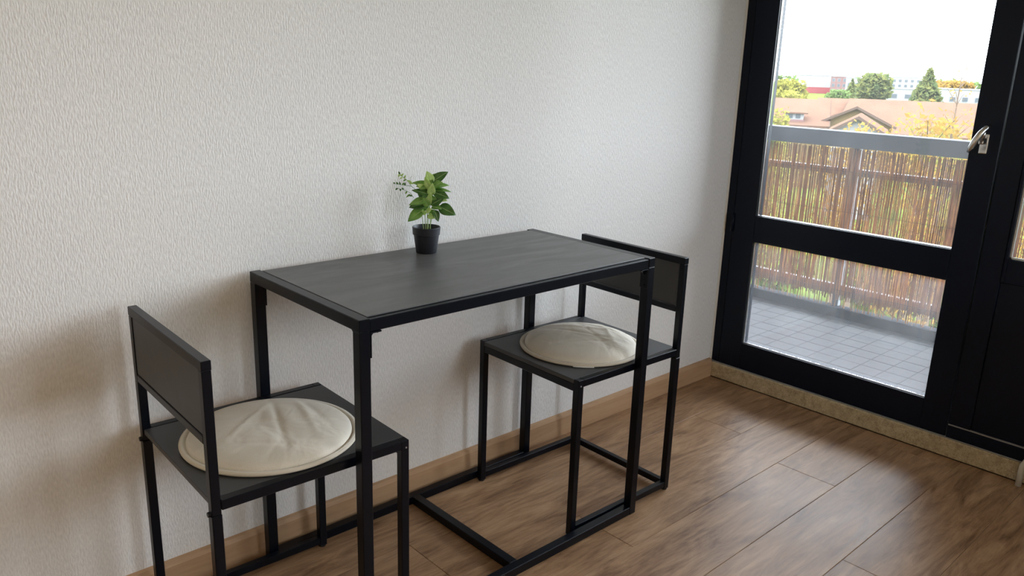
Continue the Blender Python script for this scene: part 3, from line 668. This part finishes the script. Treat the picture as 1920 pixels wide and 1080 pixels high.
for i, (x, y, tp, r_, c) in enumerate(SH):
    t = thing('autumn_tree', SHL[i], 'tree', (x, y, GZ), 0, 'thin autumn trees below the balcony'); h = tp-GZ
    rr = random.Random(50+i); bb = bmesh.new(); lv = bmesh.new()
    tube(bb, [(0, 0, 0), (0.1, 0, h*0.5), (0, 0.1, h*0.92)], [0.12, 0.07, 0.02], 6)
    for k in range(46):
        z = h*(0.45+0.5*rr.random()); a = rr.uniform(0, 6.28); L = r_*rr.uniform(0.5, 1.1)*(1.15-z/h*0.5); p1 = Vector((math.cos(a)*L*0.5, math.sin(a)*L*0.5, z+L*0.35)); p2 = Vector((math.cos(a)*L, math.sin(a)*L, min(z+L*0.9, h+0.15*rr.random())))
        tube(bb, [(0, 0, z-0.1), p1, p2], [0.022, 0.013, 0.005], 4, False)
        for _ in range(44):
            q = p1.lerp(p2, rr.random()*1.1) + Vector((rr.gauss(0, 0.16), rr.gauss(0, 0.16), rr.gauss(0, 0.16))); v1 = Vector((rr.uniform(-1, 1), rr.uniform(-1, 1), rr.uniform(-1, 1))).normalized(); v2 = v1.orthogonal().normalized(); s = 0.065*rr.uniform(0.6, 1.4)
            poly(lv, [q-v1*s, q+v2*s*0.6, q+v1*s, q-v2*s*0.6], [(0, 1, 2, 3)])
    obj('branches', bb, M_bark, t); obj('foliage', lv, M_forange if c == 'o' else M_fyel, t, kind='stuff')
# the almost bare tree
t = thing('bare_tree', 'almost bare thin tree rising above the horizon at the right of the glass', 'tree', (20.1, 5.4, GZ)); rr = random.Random(9)
bb = bmesh.new(); lv = bmesh.new(); tube(bb, [(0, 0, 0), (0.1, 0.05, 6), (0, 0, 9.4)], [0.10, 0.05, 0.006], 6)
for k in range(26):
    z = rr.uniform(6.8, 9.3); a = rr.uniform(0, 6.28); L = rr.uniform(0.25, 0.75); p2 = Vector((math.cos(a)*L*0.7, math.sin(a)*L*0.7, z+L*0.8)); tube(bb, [(0, 0, z-0.05), p2*0.5+Vector((0, 0, z*0.5+0.02)), p2], [0.010, 0.006, 0.002], 4, False)
    for _ in range(4):
        q = p2+Vector((rr.gauss(0, .08), rr.gauss(0, .08), rr.gauss(0, .08))); v1 = Vector((rr.uniform(-1, 1), rr.uniform(-1, 1), 0.3)).normalized(); v2 = v1.orthogonal(); poly(lv, [q-v1*.035, q+v2*.02, q+v1*.035, q-v2*.02], [(0, 1, 2, 3)])
obj('branches', bb, M_bark, t); obj('foliage', lv, M_forange, t, kind='stuff')
# hedge and shrubs right below the balcony, seen under the reed screen
for i, (x, y, r_) in enumerate([(30.5, 15.0, 1.7), (31.5, 11.5, 1.7), (30.2, 8.0, 1.7), (31.8, 18.6, 1.7), (31.5, 3.9, 1.6)]):
    tree('bright green shrub on the lawn seen under the screen, %s' % ['left of the middle post', 'right of the middle post', 'near the right stile', 'at the left stile', 'right end'][i], x, y, -5.6, r_, M_fbright, 1100, 0.22, 'round', GZ+0.1, 70+i, 'green shrubs on the lawn', 'shrub', 'shrub')

def slabpoly(bm, quad, th):
    q = [Vector(p) for p in quad]; nn = (q[1]-q[0]).cross(q[-1]-q[0]).normalized()
    if nn.z < 0: nn = -nn
    k = len(q); poly(bm, q+[p-nn*th for p in q], [tuple(range(k)), tuple(range(2*k-1, k-1, -1))]+[(i, (i+1) % k, k+(i+1) % k, k+i) for i in range(k)])
def house(name, label, x, y, rz, L, Wd, ze, zr, wm, gable_front=False):
    # local: X along the ridge, Y across; z measured from the ground
    t = thing(name, label, 'house', (x, y, GZ), rz); e, r_ = ze-GZ, zr-GZ
    bm = bmesh.new(); a, b = L/2-0.4, Wd/2-0.4
    poly(bm, [(-a, -b, 0), (a, -b, 0), (a, b, 0), (-a, b, 0), (-a, -b, e), (a, -b, e), (a, b, e), (-a, b, e), (-a, 0, r_-0.15), (a, 0, r_-0.15)],
         [(0, 1, 5, 4), (2, 3, 7, 6), (1, 2, 6, 9, 5), (3, 0, 4, 8, 7), (4, 5, 9, 8), (6, 7, 8, 9)])
    obj('walls', bm, wm, t)
    for s in (-1, 1):
        bm = bmesh.new(); slabpoly(bm, [(-L/2, 0, r_), (L/2, 0, r_), (L/2, s*Wd/2, e-0.1), (-L/2, s*Wd/2, e-0.1)], 0.18); obj('roof_slope', bm, M_roof, t)
    for s in (-1, 1):
        bm = bmesh.new()
        for q in (-1, 1): tube(bm, [(s*L/2, 0, r_-0.1), (s*L/2, q*Wd/2, e-0.2)], 0.13, 4)
        obj('verge_board', bm, M_fascia, t)
    return t
hA = house('brown_roof_house', 'large house with a wide brown tiled roof beyond the railing', 69.9, 36.4, math.radians(-63), 6.2, 15, -2.6, -0.72, M_ochre)
hA2 = house('set_back_house', 'smaller brown tiled roof set back between the wide roof and the long roof', 88.5, 38.8, math.radians(-65), 8.5, 12, -2.7, -0.95, M_ochre)
hG = house('gabled_house', 'ochre gable wing in front of the large brown roof', 70.6, 30.6, math.radians(22), 8.5, 6.4, -2.45, -1.0, M_ochre)
hB = house('long_brown_roof_house', 'long house with brown tiled roof at the right of the glass', 89.0, 30.8, math.radians(-70), 17, 22, -3.6, -0.85, M_ochre)
hC = house('white_gabled_house', 'small house with a bright white gable just above the railing beam', 55.0, 23.4, math.radians(23), 6, 3.8, -2.15, -1.15, M_white)
by = thing('bay_window_house', 'white bay with dark windows left of the ochre gable', 'house', (65.0, 33.6, GZ), math.radians(26))
B('walls', M_white, by, (-0.9, 0.5, -0.75, 0.75, 5.7, 6.35), bev=0); B('lower_wall', M_brick, by, (-0.95, 0.5, -0.8, 0.8, 0, 5.7), bev=0, label='red lower wall')
wv_ = B('window', M_pane, by, (-0.95, -0.9, -0.5, -0.12, 5.8, 6.25), bev=0); B('window', M_pane, by, (-0.95, -0.9, 0.12, 0.5, 5.8, 6.25), bev=0)
bm = bmesh.new(); slabpoly(bm, [(-1.2, -1.1, 6.3), (-1.2, 1.1, 6.3), (0.6, 0.9, 6.7), (0.6, -0.9, 6.7)], 0.12); obj('roof', bm, M_roof, by)

def block(name, label, x, y, rz, w_, d_, h, m, band=None, wins=None, z=GZ):
    t = thing(name, label, 'building', (x, y, z), rz); B('walls', m, t, (0, d_, -w_/2, w_/2, 0, h), bev=0)
    B('roof', M_concrete, t, (-0.2, d_+0.2, -w_/2-0.2, w_/2+0.2, h, h+0.3), bev=0)
    if band: B('base_band', band[0], t, (-0.15, 0, -w_/2, w_/2, 0, band[1]), bev=0)
    if wins:
        n_, rows, ww, wh, z0_, dz = wins
        for i in range(n_):
            for j in range(rows):
                yy = -w_/2 + (i+0.5)*w_/n_; zz = z0_+j*dz
                fo = B('window', M_white if m is not M_white else M_concrete, t, (-0.12, 0, yy-ww/2-0.12, yy+ww/2+0.12, zz-0.12, zz+wh+0.12), bev=0); B('pane', M_pane, fo, (-0.16, -0.12, yy-ww/2, yy+ww/2, zz, zz+wh), bev=0)
    return t
block('apartment_block', 'large plain white block with a red base band on the horizon', 461.5, 236.5, 0.46, 18.5, 14, 10.2, M_white, (M_redband, 3.6))
block('brick_block', 'reddish brick block right of the large white block', 449.5, 216, 0.46, 8.6, 12, 9.9, M_brick, None, (3, 3, 1.3, 1.6, 1.5, 2.9))
block('flat_roofed_block', 'pale flat-roofed block between brick block and broad conifer', 380.5, 174, 0.46, 9.0, 12, 9.3, M_white, None, (3, 2, 1.4, 1.6, 2, 3.6))
block('low_hall', 'low white flat-roofed hall between the two conifers', 275.5, 115, 0.4, 17.5, 12, 6.3, M_white, None, (4, 1, 2.0, 1.2, 3.5, 3))
block('low_hall', 'low white hall with a row of windows right of the pointed conifer', 245.5, 79, 0.32, 18.5, 12, 7.1, M_white, None, (6, 1, 1.3, 1.1, 4.0, 3))
block('distant_block', 'distant pale block on the horizon above the white hall', 556, 222, 0.4, 18, 14, 10.8, M_white, None, (5, 3, 1.6, 1.5, 1.6, 3.2))
# wooded horizon
for i, (x, y, hh) in enumerate([(777, 451, 8.3), (800, 405, 10.5), (823, 360, 12.5), (842, 315, 10.5), (857, 269, 11.5), (865, 225, 10), (740, 500, 9)]):
    pass
bm = bmesh.new(); rr = random.Random(77); ang = 8.0
while ang < 42:
    a = math.radians(ang); R_ = 880+rr.uniform(-25, 25); hh = 9.2+1.2*math.sin(ang*1.1)+rr.uniform(0, 1.6)
    crown(bm, (R_*math.cos(a), R_*math.sin(a), hh*0.5), (9, 9, hh*0.55), 26, 3.4, int(ang*100)); ang += 0.45
hz = obj('treeline', bm, M_fgreen, None, kind='stuff'); hz.location = (0, 0, GZ); tag(hz, 'low wooded treeline along the horizon', 'trees')
